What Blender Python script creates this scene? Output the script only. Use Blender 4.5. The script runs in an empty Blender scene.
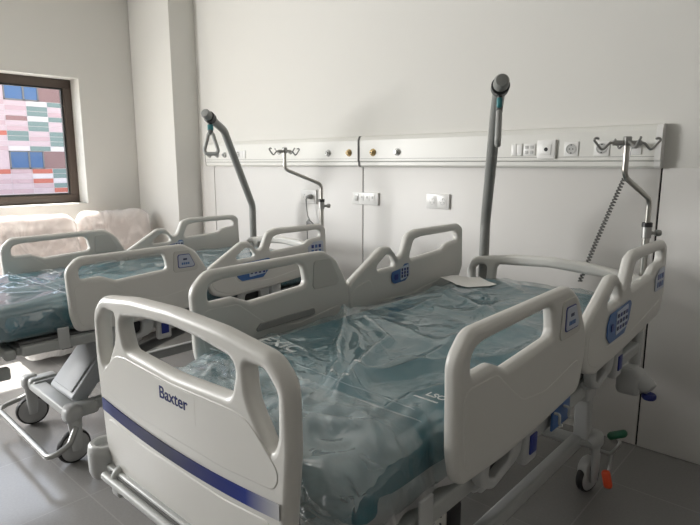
import bpy, bmesh, math, random
from mathutils import Vector, Matrix, noise
from mathutils.geometry import tessellate_polygon

# ------------------------------------------------------------------ camera, sky, sun, window light, exposure
scene = bpy.context.scene
COL = scene.collection
R = math.radians
CAM_Z = 1.62
cam_d = bpy.data.cameras.new('camera')
cam = bpy.data.objects.new('camera', cam_d); COL.objects.link(cam)
cam_d.sensor_fit = 'HORIZONTAL'; cam_d.sensor_width = 36.0; cam_d.lens = 36.0 * 561.0 / 700.0
cam_d.clip_start = 0.05; cam_d.clip_end = 300
cam.location = (0, 0, CAM_Z); cam.rotation_euler = (R(80.0), 0, R(42.1))
scene.camera = cam

world = bpy.data.worlds.new('sky'); scene.world = world; world.use_nodes = True
wn = world.node_tree.nodes; wl = world.node_tree.links
wn.clear()
w_out = wn.new('ShaderNodeOutputWorld'); w_bg = wn.new('ShaderNodeBackground'); w_sky = wn.new('ShaderNodeTexSky')
w_sky.sky_type = 'NISHITA'; w_sky.sun_disc = False; w_sky.sun_elevation = R(52); w_sky.sun_rotation = R(-90)
w_bg.inputs['Strength'].default_value = 0.42
w_hs = wn.new('ShaderNodeHueSaturation'); w_hs.inputs['Saturation'].default_value = .5     # a hazy, half overcast sky
wl.new(w_sky.outputs[0], w_hs.inputs['Color']); wl.new(w_hs.outputs[0], w_bg.inputs[0]); wl.new(w_bg.outputs[0], w_out.inputs[0])

def add_light(name, kind, loc, direction, energy, color=(1, 1, 1), size=None, size_y=None):
    d = bpy.data.lights.new(name, kind); d.energy = energy; d.color = color
    o = bpy.data.objects.new(name, d); COL.objects.link(o); o.location = loc
    o.rotation_euler = Vector(direction).to_track_quat('-Z', 'Y').to_euler()
    if kind == 'AREA':
        d.shape = 'RECTANGLE'; d.size = size; d.size_y = size_y
    return o
sun = add_light('sun', 'SUN', (-8, 2, 8), (0.615, 0.05, -0.79), 18.0, (1, .95, .87)); sun.data.angle = R(0.6)
# daylight through the next window of the same wall (left of the camera)
add_light('daylight_near', 'AREA', (-6.02, -1.0, 1.85), (1, 0.25, 0.02), 215, (1.0, .99, .972), 2.2, 1.15)
pt = add_light('window_portal', 'AREA', (-6.27, 1.55, 1.83), (1, 0, 0), 1, (1, 1, 1), 1.9, 1.2); pt.data.cycles.is_portal = True

vs = scene.view_settings
vs.view_transform = 'Standard'; vs.look = 'None'; vs.exposure = 0.56; vs.gamma = 1.0; vs.use_curve_mapping = False
scene.cycles.use_denoising = True
scene.cycles.max_bounces = 12; scene.cycles.diffuse_bounces = 6; scene.cycles.transparent_max_bounces = 16
scene.cycles.caustics_reflective = False; scene.cycles.caustics_refractive = False
scene.cycles.sample_clamp_indirect = 6.0

# ------------------------------------------------------------------ materials
def nodes_of(m):
    return m.node_tree.nodes, m.node_tree.links
def mat(name, color, rough=.45, metal=0.0, vary=.03, scale=18.0, bump=0.0, bump_scale=60.0, spec=.5, coat=0.0):
    m = bpy.data.materials.new(name); m.use_nodes = True
    n, l = nodes_of(m); b = n['Principled BSDF']
    b.inputs['Roughness'].default_value = rough; b.inputs['Metallic'].default_value = metal
    b.inputs['Specular IOR Level'].default_value = spec; b.inputs['Coat Weight'].default_value = coat
    tc = n.new('ShaderNodeTexCoord'); nz = n.new('ShaderNodeTexNoise'); nz.inputs['Scale'].default_value = scale
    nz.inputs['Detail'].default_value = 3
    mx = n.new('ShaderNodeMix'); mx.data_type = 'RGBA'
    c = Vector(color)
    mx.inputs[6].default_value = (*(c * (1 - vary)), 1); mx.inputs[7].default_value = (*(c * (1 + vary)), 1)
    l.new(tc.outputs['Object'], nz.inputs['Vector']); l.new(nz.outputs['Fac'], mx.inputs[0]); l.new(mx.outputs[2], b.inputs['Base Color'])
    if bump:
        n2 = n.new('ShaderNodeTexNoise'); n2.inputs['Scale'].default_value = bump_scale; n2.inputs['Detail'].default_value = 4
        bp = n.new('ShaderNodeBump'); bp.inputs['Strength'].default_value = bump; bp.inputs['Distance'].default_value = .004
        l.new(tc.outputs['Object'], n2.inputs['Vector']); l.new(n2.outputs['Fac'], bp.inputs['Height']); l.new(bp.outputs[0], b.inputs['Normal'])
    return m

M = {}
def two_sided_fresnel(n, l, ior):
    g = n.new('ShaderNodeNewGeometry'); mr = n.new('ShaderNodeMapRange'); fr = n.new('ShaderNodeFresnel')
    mr.inputs[3].default_value = ior; mr.inputs[4].default_value = 1 / ior
    l.new(g.outputs['Backfacing'], mr.inputs[0]); l.new(mr.outputs[0], fr.inputs[0]); return fr
M['wall'] = mat('wall_paint', (.70, .69, .66), .7, vary=.015, scale=2, bump=.12, bump_scale=180, spec=.25)
M['panel'] = mat('wall_panel_laminate', (.66, .645, .625), .42, vary=.012, scale=3, bump=.02, bump_scale=30, spec=.4)
M['ceiling'] = mat('ceiling_paint', (.78, .77, .74), .8, vary=.01, scale=2)
M['white'] = mat('bed_plastic', (.62, .61, .58), .36, vary=.012, scale=6, bump=.03, bump_scale=350)
M['recess'] = mat('bed_plastic_matte', (.54, .53, .50), .5, vary=.012, scale=6)
M['pad'] = mat('grey_rubber_pad', (.30, .30, .29), .6)
M['steel'] = mat('grey_painted_steel', (.42, .43, .42), .38, vary=.03, bump=.03, bump_scale=200)
M['steel_dark'] = mat('dark_grey_steel', (.13, .13, .128), .5)
M['arm'] = mat('grey_blue_casting', (.40, .42, .44), .4, vary=.03, bump=.04, bump_scale=150)
M['housing'] = mat('grey_caster_plastic', (.47, .475, .47), .42)
M['hub'] = mat('caster_disc_plastic', (.42, .42, .415), .4)
M['rubber'] = mat('black_rubber', (.012, .012, .013), .55)
M['black'] = mat('black_plastic', (.015, .015, .017), .35)
M['navy'] = mat('navy_plastic', (.012, .022, .16), .4)
M['navy_label'] = mat('navy_label_film', (.015, .03, .21), .3)
M['blue'] = mat('blue_keypad_film', (.055, .14, .36), .3, vary=.05)
M['pale'] = mat('pale_key_film', (.50, .56, .66), .35)
M['sticker'] = mat('white_blue_sticker', (.47, .51, .60), .35)
M['ink'] = mat('dark_ink', (.02, .03, .10), .4)
M['logo'] = mat('navy_lettering', (.006, .014, .11), .5, spec=.2)
M['white_ink'] = mat('pale_printed_ink', (.80, .84, .85), .5)
M['teal'] = mat('teal_mattress_fabric', (.012, .130, .172), .5, vary=.06, scale=8)
M['teal_tag'] = mat('teal_tag_plastic', (.03, .19, .21), .4)
M['pole'] = mat('grey_powder_coat', (.245, .25, .24), .4, vary=.03)
M['handle'] = mat('grey_handle_plastic', (.33, .335, .325), .42)
M['chrome'] = mat('polished_steel', (.46, .45, .42), .28, metal=1.0, vary=.02)
M['chrome_dark'] = mat('brushed_steel', (.36, .36, .35), .38, metal=.8, vary=.03)
M['unit'] = mat('headwall_aluminium', (.70, .695, .66), .38, vary=.01, scale=3)
M['unit_groove'] = mat('headwall_groove', (.22, .22, .21), .5)
M['plate'] = mat('white_socket_plastic', (.76, .755, .74), .3)
M['plate_grey'] = mat('grey_socket_plastic', (.46, .46, .45), .4)
M['brass'] = mat('brass_outlet', (.36, .26, .12), .4, metal=.5)
M['brown'] = mat('brown_window_aluminium', (.088, .064, .052), .4, vary=.06)
M['gasket'] = mat('black_gasket', (.012, .012, .012), .6)
M['paper'] = mat('white_paper', (.90, .89, .87), .7)
M['green'] = mat('green_pedal', (.012, .11, .055), .45)
M['orange'] = mat('orange_pedal', (.75, .085, .025), .45)
M['chair'] = mat('beige_pink_vinyl', (.72, .60, .56), .5, vary=.04, scale=5, bump=.08, bump_scale=200)
M['chair_base'] = mat('white_chair_base', (.66, .65, .62), .45)
M['cord'] = mat('grey_coiled_cord', (.17, .17, .165), .4)
M['cable'] = mat('grey_cable', (.25, .25, .245), .45)

def stripe_mat():
    m = mat('blue_stripe_print', (.012, .028, .19), .5, spec=.2); n, l = nodes_of(m); b = n['Principled BSDF']
    tc = n.new('ShaderNodeTexCoord'); sp = n.new('ShaderNodeSeparateXYZ'); rp = n.new('ShaderNodeValToRGB')
    e = rp.color_ramp.elements
    e[0].position = 0; e[0].color = (.07, .09, .24, 1); e[1].position = 1; e[1].color = (.45, .45, .46, 1)
    for p, c in ((.08, (.006, .013, .115, 1)), (.42, (.014, .017, .05, 1)), (.58, (.008, .014, .09, 1)), (.86, (.012, .028, .19, 1))):
        q = e.new(p); q.color = c
    l.new(tc.outputs['Generated'], sp.inputs[0]); l.new(sp.outputs[0], rp.inputs[0]); l.new(rp.outputs[0], b.inputs['Base Color'])
    return m
M['stripe'] = stripe_mat()

def floor_mat():
    m = mat('grey_vinyl_floor', (.235, .23, .225), .22, vary=.10, scale=90, spec=.5); n, l = nodes_of(m); b = n['Principled BSDF']
    mx = [x for x in n if x.type == 'MIX'][0]
    tc = [x for x in n if x.type == 'TEX_COORD'][0]
    br = n.new('ShaderNodeTexBrick'); br.offset = 0; br.squash = 1
    br.inputs['Scale'].default_value = 1; br.inputs['Brick Width'].default_value = .62; br.inputs['Row Height'].default_value = .62
    br.inputs['Mortar Size'].default_value = .0035; br.inputs['Mortar Smooth'].default_value = .2
    br.inputs['Color1'].default_value = (1, 1, 1, 1); br.inputs['Color2'].default_value = (.93, .93, .93, 1); br.inputs['Mortar'].default_value = (1.16, 1.16, 1.15, 1)
    mp = n.new('ShaderNodeMapping'); mp.inputs['Location'].default_value = (.18, .22, 0)
    l.new(tc.outputs['Object'], mp.inputs[0]); l.new(mp.outputs[0], br.inputs['Vector'])
    mul = n.new('ShaderNodeMix'); mul.data_type = 'RGBA'; mul.blend_type = 'MULTIPLY'; mul.inputs[0].default_value = 1
    l.new(mx.outputs[2], mul.inputs[6]); l.new(br.outputs[0], mul.inputs[7]); l.new(mul.outputs[2], b.inputs['Base Color'])
    n2 = n.new('ShaderNodeTexNoise'); n2.inputs['Scale'].default_value = 5; n2.inputs['Detail'].default_value = 5
    mr = n.new('ShaderNodeMapRange'); mr.inputs[3].default_value = .13; mr.inputs[4].default_value = .24
    l.new(tc.outputs['Object'], n2.inputs['Vector']); l.new(n2.outputs['Fac'], mr.inputs[0]); l.new(mr.outputs[0], b.inputs['Roughness'])
    return m
M['floor'] = floor_mat()

def film_mat(name, haze, tint, rough, bscale, bstr, ior=2.1, lo=.12, hi=1.8):
    m = bpy.data.materials.new(name); m.use_nodes = True; n, l = nodes_of(m); n.clear()
    out = n.new('ShaderNodeOutputMaterial')
    tr = n.new('ShaderNodeBsdfTransparent'); tr.inputs[0].default_value = (.97, .98, .98, 1)
    df = n.new('ShaderNodeBsdfDiffuse'); df.inputs[0].default_value = (*tint, 1)
    tl = n.new('ShaderNodeBsdfTranslucent'); tl.inputs[0].default_value = (*tint, 1)
    gl = n.new('ShaderNodeBsdfGlossy'); gl.inputs['Roughness'].default_value = rough
    fr = two_sided_fresnel(n, l, ior)
    tc = n.new('ShaderNodeTexCoord'); nz = n.new('ShaderNodeTexNoise'); nz.inputs['Scale'].default_value = bscale; nz.inputs['Detail'].default_value = 3
    nz.inputs['Distortion'].default_value = 1.2
    bp = n.new('ShaderNodeBump'); bp.inputs['Strength'].default_value = bstr; bp.inputs['Distance'].default_value = .02
    l.new(tc.outputs['Object'], nz.inputs['Vector']); l.new(nz.outputs['Fac'], bp.inputs['Height'])
    for s in (gl, fr): l.new(bp.outputs[0], s.inputs['Normal'])
    n3 = n.new('ShaderNodeTexNoise'); n3.inputs['Scale'].default_value = 2.6; n3.inputs['Detail'].default_value = 3; n3.inputs['Distortion'].default_value = 1.2
    mp3 = n.new('ShaderNodeMapping'); mp3.inputs['Rotation'].default_value = (0, 0, .55); mp3.inputs['Scale'].default_value = (.8, 2.2, 1.5)
    mr = n.new('ShaderNodeMapRange'); mr.inputs[1].default_value = .44; mr.inputs[2].default_value = .58
    mr.inputs[3].default_value = haze * lo; mr.inputs[4].default_value = haze * hi
    l.new(tc.outputs['Object'], mp3.inputs[0]); l.new(mp3.outputs[0], n3.inputs['Vector']); l.new(n3.outputs['Fac'], mr.inputs[0])
    m0 = n.new('ShaderNodeMixShader'); m0.inputs[0].default_value = .35; l.new(df.outputs[0], m0.inputs[1]); l.new(tl.outputs[0], m0.inputs[2])
    m1 = n.new('ShaderNodeMixShader'); l.new(mr.outputs[0], m1.inputs[0]); l.new(tr.outputs[0], m1.inputs[1]); l.new(m0.outputs[0], m1.inputs[2])
    m2 = n.new('ShaderNodeMixShader'); l.new(fr.outputs[0], m2.inputs[0]); l.new(m1.outputs[0], m2.inputs[1]); l.new(gl.outputs[0], m2.inputs[2])
    l.new(m2.outputs[0], out.inputs[0])
    return m
M['film'] = film_mat('clear_plastic_film', .20, (.47, .62, .66), .04, 7, .55, 2.0)
M['film_flat'] = film_mat('taut_plastic_film', .16, (.50, .62, .68), .05, 5, .18, 2.4)
M['film_flap'] = film_mat('loose_plastic_film', .24, (.52, .64, .68), .03, 9, .7, 2.1)
M['wrap'] = film_mat('milky_plastic_wrap', .66, (.95, .93, .92), .14, 8, .35, 1.6, .8, 1.2)

M['wrap_edge'] = mat('film_seam_edge', (.36, .43, .45), .3)
def glass_mat():
    m = bpy.data.materials.new('window_glass'); m.use_nodes = True; n, l = nodes_of(m); n.clear()
    out = n.new('ShaderNodeOutputMaterial'); tr = n.new('ShaderNodeBsdfTransparent'); gl = n.new('ShaderNodeBsdfGlossy'); gl.inputs['Roughness'].default_value = 0.0
    tr.inputs[0].default_value = (.95, .96, .96, 1)
    fr = two_sided_fresnel(n, l, 1.45); mx = n.new('ShaderNodeMixShader')
    l.new(fr.outputs[0], mx.inputs[0]); l.new(tr.outputs[0], mx.inputs[1]); l.new(gl.outputs[0], mx.inputs[2]); l.new(mx.outputs[0], out.inputs[0])
    return m
M['glass'] = glass_mat()

# ------------------------------------------------------------------ mesh helpers
def fillet(pts, r, n=5, closed=False):
    """round the corners of a polyline; pts may carry their own radius as an extra last value"""
    dim = 2 if len(pts[0]) in (2,) else 3
    P = [Vector(p[:3]) if len(p) >= 3 else Vector((p[0], p[1], 0)) for p in pts]
    out = []; N = len(P)
    rs = r if isinstance(r, (list, tuple)) else [r] * N
    for i in range(N):
        if not closed and i in (0, N - 1):
            out.append(P[i]); continue
        a, b, c = P[i - 1], P[i], P[(i + 1) % N]
        u = (a - b); v = (c - b)
        lim = min(u.length, v.length) * .48
        ang = u.angle(v) if u.length > 1e-9 and v.length > 1e-9 else math.pi
        if ang > math.pi - .02 or rs[i] <= 0:
            out.append(b); continue
        t = min(lim, rs[i] / math.tan(ang / 2))
        p0 = b + u.normalized() * t; p2 = b + v.normalized() * t
        k = max(3, n)
        rad = t * math.tan(ang / 2)
        cen = b + (u.normalized() + v.normalized()).normalized() * (rad / math.sin(ang / 2))
        d0 = p0 - cen; d2 = p2 - cen
        for j in range(k + 1):
            out.append(cen + d0.slerp(d2, j / k).normalized() * rad if rad > 1e-7 else b)
    if dim == 2: return [(p.x, p.y) for p in out]
    return out

class MB:
    def __init__(s): s.bm = bmesh.new()
    def _mi(s, faces, mi):
        for f in faces: f.material_index = mi; f.smooth = True
    def box(s, c, size, bevel=0.0, mi=0, rot=None, seg=3):
        b2 = bmesh.new(); bmesh.ops.create_cube(b2, size=1)
        for v in b2.verts: v.co = Vector((v.co.x * size[0], v.co.y * size[1], v.co.z * size[2]))
        if bevel > 0:
            bmesh.ops.bevel(b2, geom=b2.edges[:], offset=min(bevel, min(size) * .49), segments=seg, affect='EDGES', profile=.5)
        mt = Matrix.Translation(c)
        if rot is not None: mt = mt @ rot
        s.add(b2, mt, mi); return s
    def add(s, b2, mt=None, mi=0):
        if mt is not None: b2.transform(mt)
        base = {}
        for v in b2.verts: base[v] = s.bm.verts.new(v.co)
        for f in b2.faces:
            try:
                g = s.bm.faces.new([base[v] for v in f.verts]); g.material_index = mi; g.smooth = True
            except ValueError: pass
        b2.free()
    def tube(s, pts, r, seg=14, mi=0, caps=True, flat=None, closed=False):
        P = [Vector(p) for p in pts]
        # drop duplicates
        Q = [P[0]]
        for p in P[1:]:
            if (p - Q[-1]).length > 1e-5: Q.append(p)
        if closed and (Q[0] - Q[-1]).length < 1e-5: Q.pop()
        P = Q; N = len(P); rings = []; up = None
        rr = r if isinstance(r, (list, tuple)) else None
        for i, p in enumerate(P):
            if closed: t = (P[(i + 1) % N] - P[i - 1]).normalized()
            else: t = ((P[min(i + 1, N - 1)] - P[max(i - 1, 0)])).normalized()
            if up is None:
                up = Vector((0, 0, 1)) if abs(t.z) < .9 else Vector((1, 0, 0))
            a = (up - t * up.dot(t)).normalized(); b = t.cross(a); up = a
            rad = rr[min(i, len(rr) - 1)] if rr else r
            ring = []
            for k in range(seg):
                th = 2 * math.pi * k / seg
                ca, sb = math.cos(th) * rad, math.sin(th) * rad
                if flat: ca *= flat[0]; sb *= flat[1]
                ring.append(s.bm.verts.new(p + a * ca + b * sb))
            rings.append(ring)
        fs = []
        for i in range(N if closed else N - 1):
            A, B = rings[i], rings[(i + 1) % N]
            for k in range(seg):
                fs.append(s.bm.faces.new((A[k], A[(k + 1) % seg], B[(k + 1) % seg], B[k])))
        if caps and not closed:
            fs.append(s.bm.faces.new(rings[0][::-1])); fs.append(s.bm.faces.new(rings[-1]))
        s._mi(fs, mi); return s
    def cyl(s, p0, p1, r, seg=24, mi=0, r2=None):
        return s.tube([p0, p1], [r, r if r2 is None else r2], seg, mi)
    def lathe(s, prof, origin, axis, seg=32, mi=0):
        """prof: list of (radius, height along axis)"""
        ax = Vector(axis).normalized(); a = ax.orthogonal().normalized(); b = ax.cross(a); o = Vector(origin)
        rings = []
        for (rad, h) in prof:
            if rad < 1e-6: rings.append([s.bm.verts.new(o + ax * h)])
            else: rings.append([s.bm.verts.new(o + ax * h + (a * math.cos(2 * math.pi * k / seg) + b * math.sin(2 * math.pi * k / seg)) * rad) for k in range(seg)])
        fs = []
        for A, B in zip(rings, rings[1:]):
            for k in range(seg):
                k2 = (k + 1) % seg
                if len(A) == 1 and len(B) == 1: continue
                if len(A) == 1: fs.append(s.bm.faces.new((A[0], B[k2], B[k])))
                elif len(B) == 1: fs.append(s.bm.faces.new((A[k], A[k2], B[0])))
                else: fs.append(s.bm.faces.new((A[k], A[k2], B[k2], B[k])))
        s._mi(fs, mi); return s
    def plate(s, outer, holes, H, b, frame, mi=0, steps=5, bulge=None):
        """rounded slab: 2D loops -> 3D by frame(u, v, w); H half thickness, b edge rounding"""
        def area(L): return sum(L[i - 1][0] * L[i][1] - L[i][0] * L[i - 1][1] for i in range(len(L)))
        loops = [outer if area(outer) > 0 else outer[::-1]] + [h if area(h) < 0 else h[::-1] for h in holes]
        def offset(L, d):
            out = []; n = len(L)
            for i in range(n):
                p0, p, p1 = Vector(L[i - 1]), Vector(L[i]), Vector(L[(i + 1) % n])
                e0 = (p - p0); e1 = (p1 - p)
                if e0.length < 1e-9 or e1.length < 1e-9: out.append(L[i]); continue
                n0 = Vector((-e0.y, e0.x)).normalized(); n1 = Vector((-e1.y, e1.x)).normalized()
                m = n0 + n1
                m = n0 if m.length < 1e-6 else m.normalized()
                k = d / max(.5, m.dot(n0)); out.append((p.x + m.x * k, p.y + m.y * k))
            return out
        lv = []
        for k in range(steps + 1):
            th = k / steps * math.pi / 2
            lv.append((b * (1 - math.sin(th)), H - b + b * math.cos(th)))   # from inner/top to rim
        levels = lv + [(d, -h) for (d, h) in reversed(lv)]
        if abs(H - b) < 1e-6: levels = lv + [(d, -h) for (d, h) in reversed(lv[:-1])]
        fs = []; first = []; last = []
        for L in loops:
            prev = None
            for li, (d, h) in enumerate(levels):
                ring = [s.bm.verts.new(frame(u, v, h)) for (u, v) in offset(L, d)]
                if prev:
                    n = len(ring)
                    for i in range(n):
                        j = (i + 1) % n
                        fs.append(s.bm.faces.new((prev[i], ring[i], ring[j], prev[j])))
                else: first.append(ring)
                prev = ring
            last.append(prev)
        ncap = len(fs)
        inset = [[Vector((p[0], p[1], 0)) for p in offset(L, b)] for L in loops]
        tris = tessellate_polygon(inset)
        F = [v for r_ in first for v in r_]; G = [v for r_ in last for v in r_]
        for t in tris:
            for lst, rev in ((F, False), (G, True)):
                try: fs.append(s.bm.faces.new([lst[i] for i in (t[::-1] if rev else t)]))
                except ValueError: pass
        s._mi(fs, mi)
        for f in fs[ncap:]: f.smooth = False
        return s
    def quad(s, pts, mi=0):
        f = s.bm.faces.new([s.bm.verts.new(p) for p in pts]); f.material_index = mi; return s
    def build(s, name, mats, parent=None, loc=None, angle=40):
        bmesh.ops.recalc_face_normals(s.bm, faces=s.bm.faces[:])
        me = bpy.data.meshes.new(name); s.bm.to_mesh(me); s.bm.free()
        for m in (mats if isinstance(mats, (list, tuple)) else [mats]): me.materials.append(m)
        flat = [p.index for p in me.polygons if not p.use_smooth]
        try: me.set_sharp_from_angle(angle=R(angle))
        except Exception: pass
        for i in flat: me.polygons[i].use_smooth = False
        o = bpy.data.objects.new(name, me); COL.objects.link(o)
        if parent is not None: o.parent = parent
        if loc is not None: o.location = loc
        return o

def empty(name, loc=(0, 0, 0), rz=0):
    o = bpy.data.objects.new(name, None); COL.objects.link(o); o.location = loc; o.rotation_euler = (0, 0, rz); o.empty_display_size = .1
    return o
def tag(o, label=None, cat=None, group=None, kind=None):
    if label: o['label'] = label
    if cat: o['category'] = cat
    if group: o['group'] = group
    if kind: o['kind'] = kind
    return o
def struct(o, label=None):
    o['kind'] = 'structure'
    if label: o['label'] = label
    return o
def text(name, body, size, matr, parent, mtx, extrude=.0006, bold=0.0, xs=1.0):
    c = bpy.data.curves.new(name, 'FONT'); c.body = body; c.size = size; c.extrude = extrude; c.align_x = 'CENTER'; c.align_y = 'CENTER'; c.offset = bold
    t = bpy.data.objects.new(name, c); COL.objects.link(t)
    dg = bpy.context.evaluated_depsgraph_get()
    me = bpy.data.meshes.new_from_object(t.evaluated_get(dg)); bpy.data.objects.remove(t)
    me.transform(Matrix.Diagonal((xs, 1, 1, 1))); me.transform(mtx)
    me.materials.clear(); me.materials.append(matr)
    o = bpy.data.objects.new(name, me); COL.objects.link(o); o.parent = parent
    return o
RX90 = Matrix.Rotation(R(90), 4, 'X')

# ------------------------------------------------------------------ the room
WY = 3.38; WX = -5.97; RXW = 4.6; FY = -7.5; CZ = 3.45
MB().box(((WX + RXW) / 2, (WY + FY) / 2, -.05), (RXW - WX + .8, WY - FY + .4, .1)).build('floor', M['floor'])
struct(bpy.data.objects['floor'], 'grey speckled vinyl floor with pale tile joints')
struct(MB().box(((WX + RXW) / 2, (WY + FY) / 2, CZ + .05), (RXW - WX + .8, WY - FY + .4, .1)).build('ceiling', M['ceiling']))
struct(MB().box(((WX + RXW) / 2, WY + .1, CZ / 2), (RXW - WX + .8, .2, CZ)).build('wall_back', M['wall']))
struct(MB().box((RXW + .1, (WY + FY) / 2, CZ / 2), (.2, WY - FY, CZ)).build('wall_right', M['wall']))
struct(MB().box(((WX + RXW) / 2, FY - .1, CZ / 2), (RXW - WX + .8, .2, CZ)).build('wall_front', M['wall']))
# left wall with two window openings, 0.36 m thick
wins = [(.62, 2.53, 1.215, 2.465), (-2.3, -.05, 1.215, 2.465)]
m = MB(); T = .36
def wbox(y0, y1, z0, z1): m.box((WX - T / 2, (y0 + y1) / 2, (z0 + z1) / 2), (T, y1 - y0, z1 - z0))
wbox(FY, WY, 0, 1.215); wbox(FY, WY, 2.465, CZ)
wbox(2.53, WY, 1.215, 2.465); wbox(-.05, .62, 1.215, 2.465); wbox(FY, -2.3, 1.215, 2.465)
struct(m.build('wall_left', M['wall']))
# boxed pillar in the far left corner
struct(MB().box((-5.565, (3.097 + WY) / 2, CZ / 2), (.795, WY - 3.097, CZ), .004).build('wall_pillar', M['wall']), 'boxed white pillar in the far left corner')
# laminate wall panels on the lower head wall, with open joints
xs = [-5.160, -4.905, -2.905, -.800, 1.30, RXW]
for i, (a, b) in enumerate(zip(xs, xs[1:])):
    struct(MB().box(((a + b) / 2, WY - .006, .80), (b - a - .010, .012, 1.595), .002).build('trim_%d' % (i + 1), M['panel']))
m = MB()
for x in xs[1:-1]: m.box((x, WY - .0006, .8), (.012, .0012, 1.595))
struct(m.build('trim_7', M['gasket']))
# windows
for i, (y0, y1, z0, z1) in enumerate(wins):
    root = struct(empty('window_%d' % (i + 1), (WX - .235, (y0 + y1) / 2, (z0 + z1) / 2)))
    w, h = (y1 - y0) / 2, (z1 - z0) / 2
    fr = lambda u, v, t: Vector((t, u, v))
    m = MB(); fw = .085
    m.box((0, 0, h - fw / 2), (.07, 2 * w, fw), .004); m.box((0, 0, -h + fw / 2), (.07, 2 * w, fw), .004)
    m.box((0, -w + fw / 2, 0), (.07, fw, 2 * h - 2 * fw), .004); m.box((0, w - fw / 2, 0), (.07, fw, 2 * h - 2 * fw), .004)
    m.build('window_frame', M['brown'], root)
    m = MB(); g = .018; w2, h2 = w - fw, h - fw
    m.box((.012, 0, h2 - g / 2), (.03, 2 * w2, g)); m.box((.012, 0, -h2 + g / 2), (.03, 2 * w2, g))
    m.box((.012, -w2 + g / 2, 0), (.03, g, 2 * h2 - 2 * g)); m.box((.012, w2 - g / 2, 0), (.03, g, 2 * h2 - 2 * g))
    m.build('window_gasket', M['gasket'], root)
    MB().box((0, 0, 0), (.006, 2 * w2 - .01, 2 * h2 - .01)).build('pane', M['glass'], root)

# ------------------------------------------------------------------ outside: the building opposite
PAN = [mat('facade_pale_pink', (.68, .50, .51), .6, vary=.03), mat('facade_pink', (.63, .42, .43), .6, vary=.03), mat('facade_white', (.78, .68, .67), .6, vary=.02),
       mat('facade_teal', (.22, .29, .265), .6, vary=.04), mat('facade_red', (.60, .16, .11), .6, vary=.04), mat('facade_brown', (.30, .17, .16), .7, vary=.12, scale=30),
       mat('facade_rust', (.36, .19, .18), .6, vary=.05)]
def sky_pane():
    m = bpy.data.materials.new('painted_sky_window_glass'); m.use_nodes = True; n, l = nodes_of(m); b = n['Principled BSDF']
    b.inputs['Base Color'].default_value = (.05, .13, .30, 1); b.inputs['Roughness'].default_value = .04; b.inputs['Specular IOR Level'].default_value = .5  # blue of the reflected sky is painted into the base colour
    b.inputs['IOR'].default_value = 1.5
    return m
M['sky_pane'] = sky_pane()
struct(MB().box((-30, 10, -.55), (46, 90, .3)).build('ground_outside', mat('pale_paving', (.42, .41, .39), .8)))
bx = -33.0; CW, RH = 1.032, .2585
KEY = dict(P=0, Q=1, W=2, T=3, R=4, B=5, G=3, U=6)
up = {0: 'PQPUPQTTPW', 1: 'WTTWTTPQPT', 2: 'TPQGPPTTTW', -1: 'QPPPQPRPPQ'}
dn = {-1: 'RPQPQP', 0: 'QPQPQP', 1: 'RWRQPP', 2: 'TTWTRP'}
bd = empty('apartment_building', (bx, 10.14, -.4))
m = MB(); rnd = random.Random(7)
def cell(c0, c1, z0, z1, mi):
    y0, y1 = c0 * CW, c1 * CW
    g = .012
    m.quad([(0, y0 + g, z0 + .4 + g), (0, y1 - g, z0 + .4 + g), (0, y1 - g, z1 + .4 - g), (0, y0 + g, z1 + .4 - g)], mi)
ZT = [(-1.37 - 0, -1.37), ]
base_top = 4.86     # sill height of the upper visible window band
period = 3.52
for s in range(-2, 3):                      # storeys; s=0 is the one between the two visible window bands
    ztop = base_top + s * period
    for c in range(-9, 14):
        for r in range(10):
            z1 = ztop - r * RH; z0 = z1 - RH
            if z0 < -.4: continue
            if s == 0 and c in up: k = KEY[up[c][r]]
            elif s == -1 and c in dn and r < 6: k = KEY[dn[c][r]]
            else: k = rnd.choice([0, 1, 0, 2, 0, 1, 3, 3, 4] if rnd.random() < .6 else [0, 1, 2])
            cell(c, c + 1, z0, z1, k)
    zb0, zb1 = ztop, ztop + period - 10 * RH    # window band above these panels
    if zb0 > -.3:
        for c in range(-9, 14, 4):
            cell(c + 1 + .6 if False else c, c + 1, zb0, zb1, 0)
            cell(c + 1 + 1.62, c + 4, zb0, zb1, 5)
m.box((-.25, 2.5 * CW, 6.4), (.46, 23.5 * CW, 12.8), 0, 2)
m.build('facade_panels', PAN, bd)
for s in range(-1, 3):
    zb0 = base_top + s * period - period * 0
    for c in range(-9, 14, 4):
        if zb0 < .1: continue
        y0, y1 = (c + 1) * CW, (c + 1 + 1.62) * CW; H = period - 10 * RH; z0 = zb0 + .4
        f = MB()
        for (a, b, cc, d) in ((y0, y1, z0, z0 + .07), (y0, y1, z0 + H - .05, z0 + H), (y0, y0 + .06, z0, z0 + H), (y1 - .06, y1, z0, z0 + H), ((y0 * .44 + y1 * .56) - .04, (y0 * .44 + y1 * .56) + .04, z0, z0 + H)):
            f.box((.0, (a + b) / 2, (cc + d) / 2), (.08, b - a, d - cc))
        fo = f.build('facade_window', mat('facade_frame', (.20, .19, .19), .5) if 'ff' not in M else M['ff'], bd)
        M['ff'] = fo.data.materials[0]
        MB().quad([(-.004, y0, z0), (-.004, y1, z0), (-.004, y1, z0 + H), (-.004, y0, z0 + H)]).build('pane', M['sky_pane'], fo)
tag(bd, 'building outside the window clad in pink, white, teal and red panels', 'building')

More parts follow.
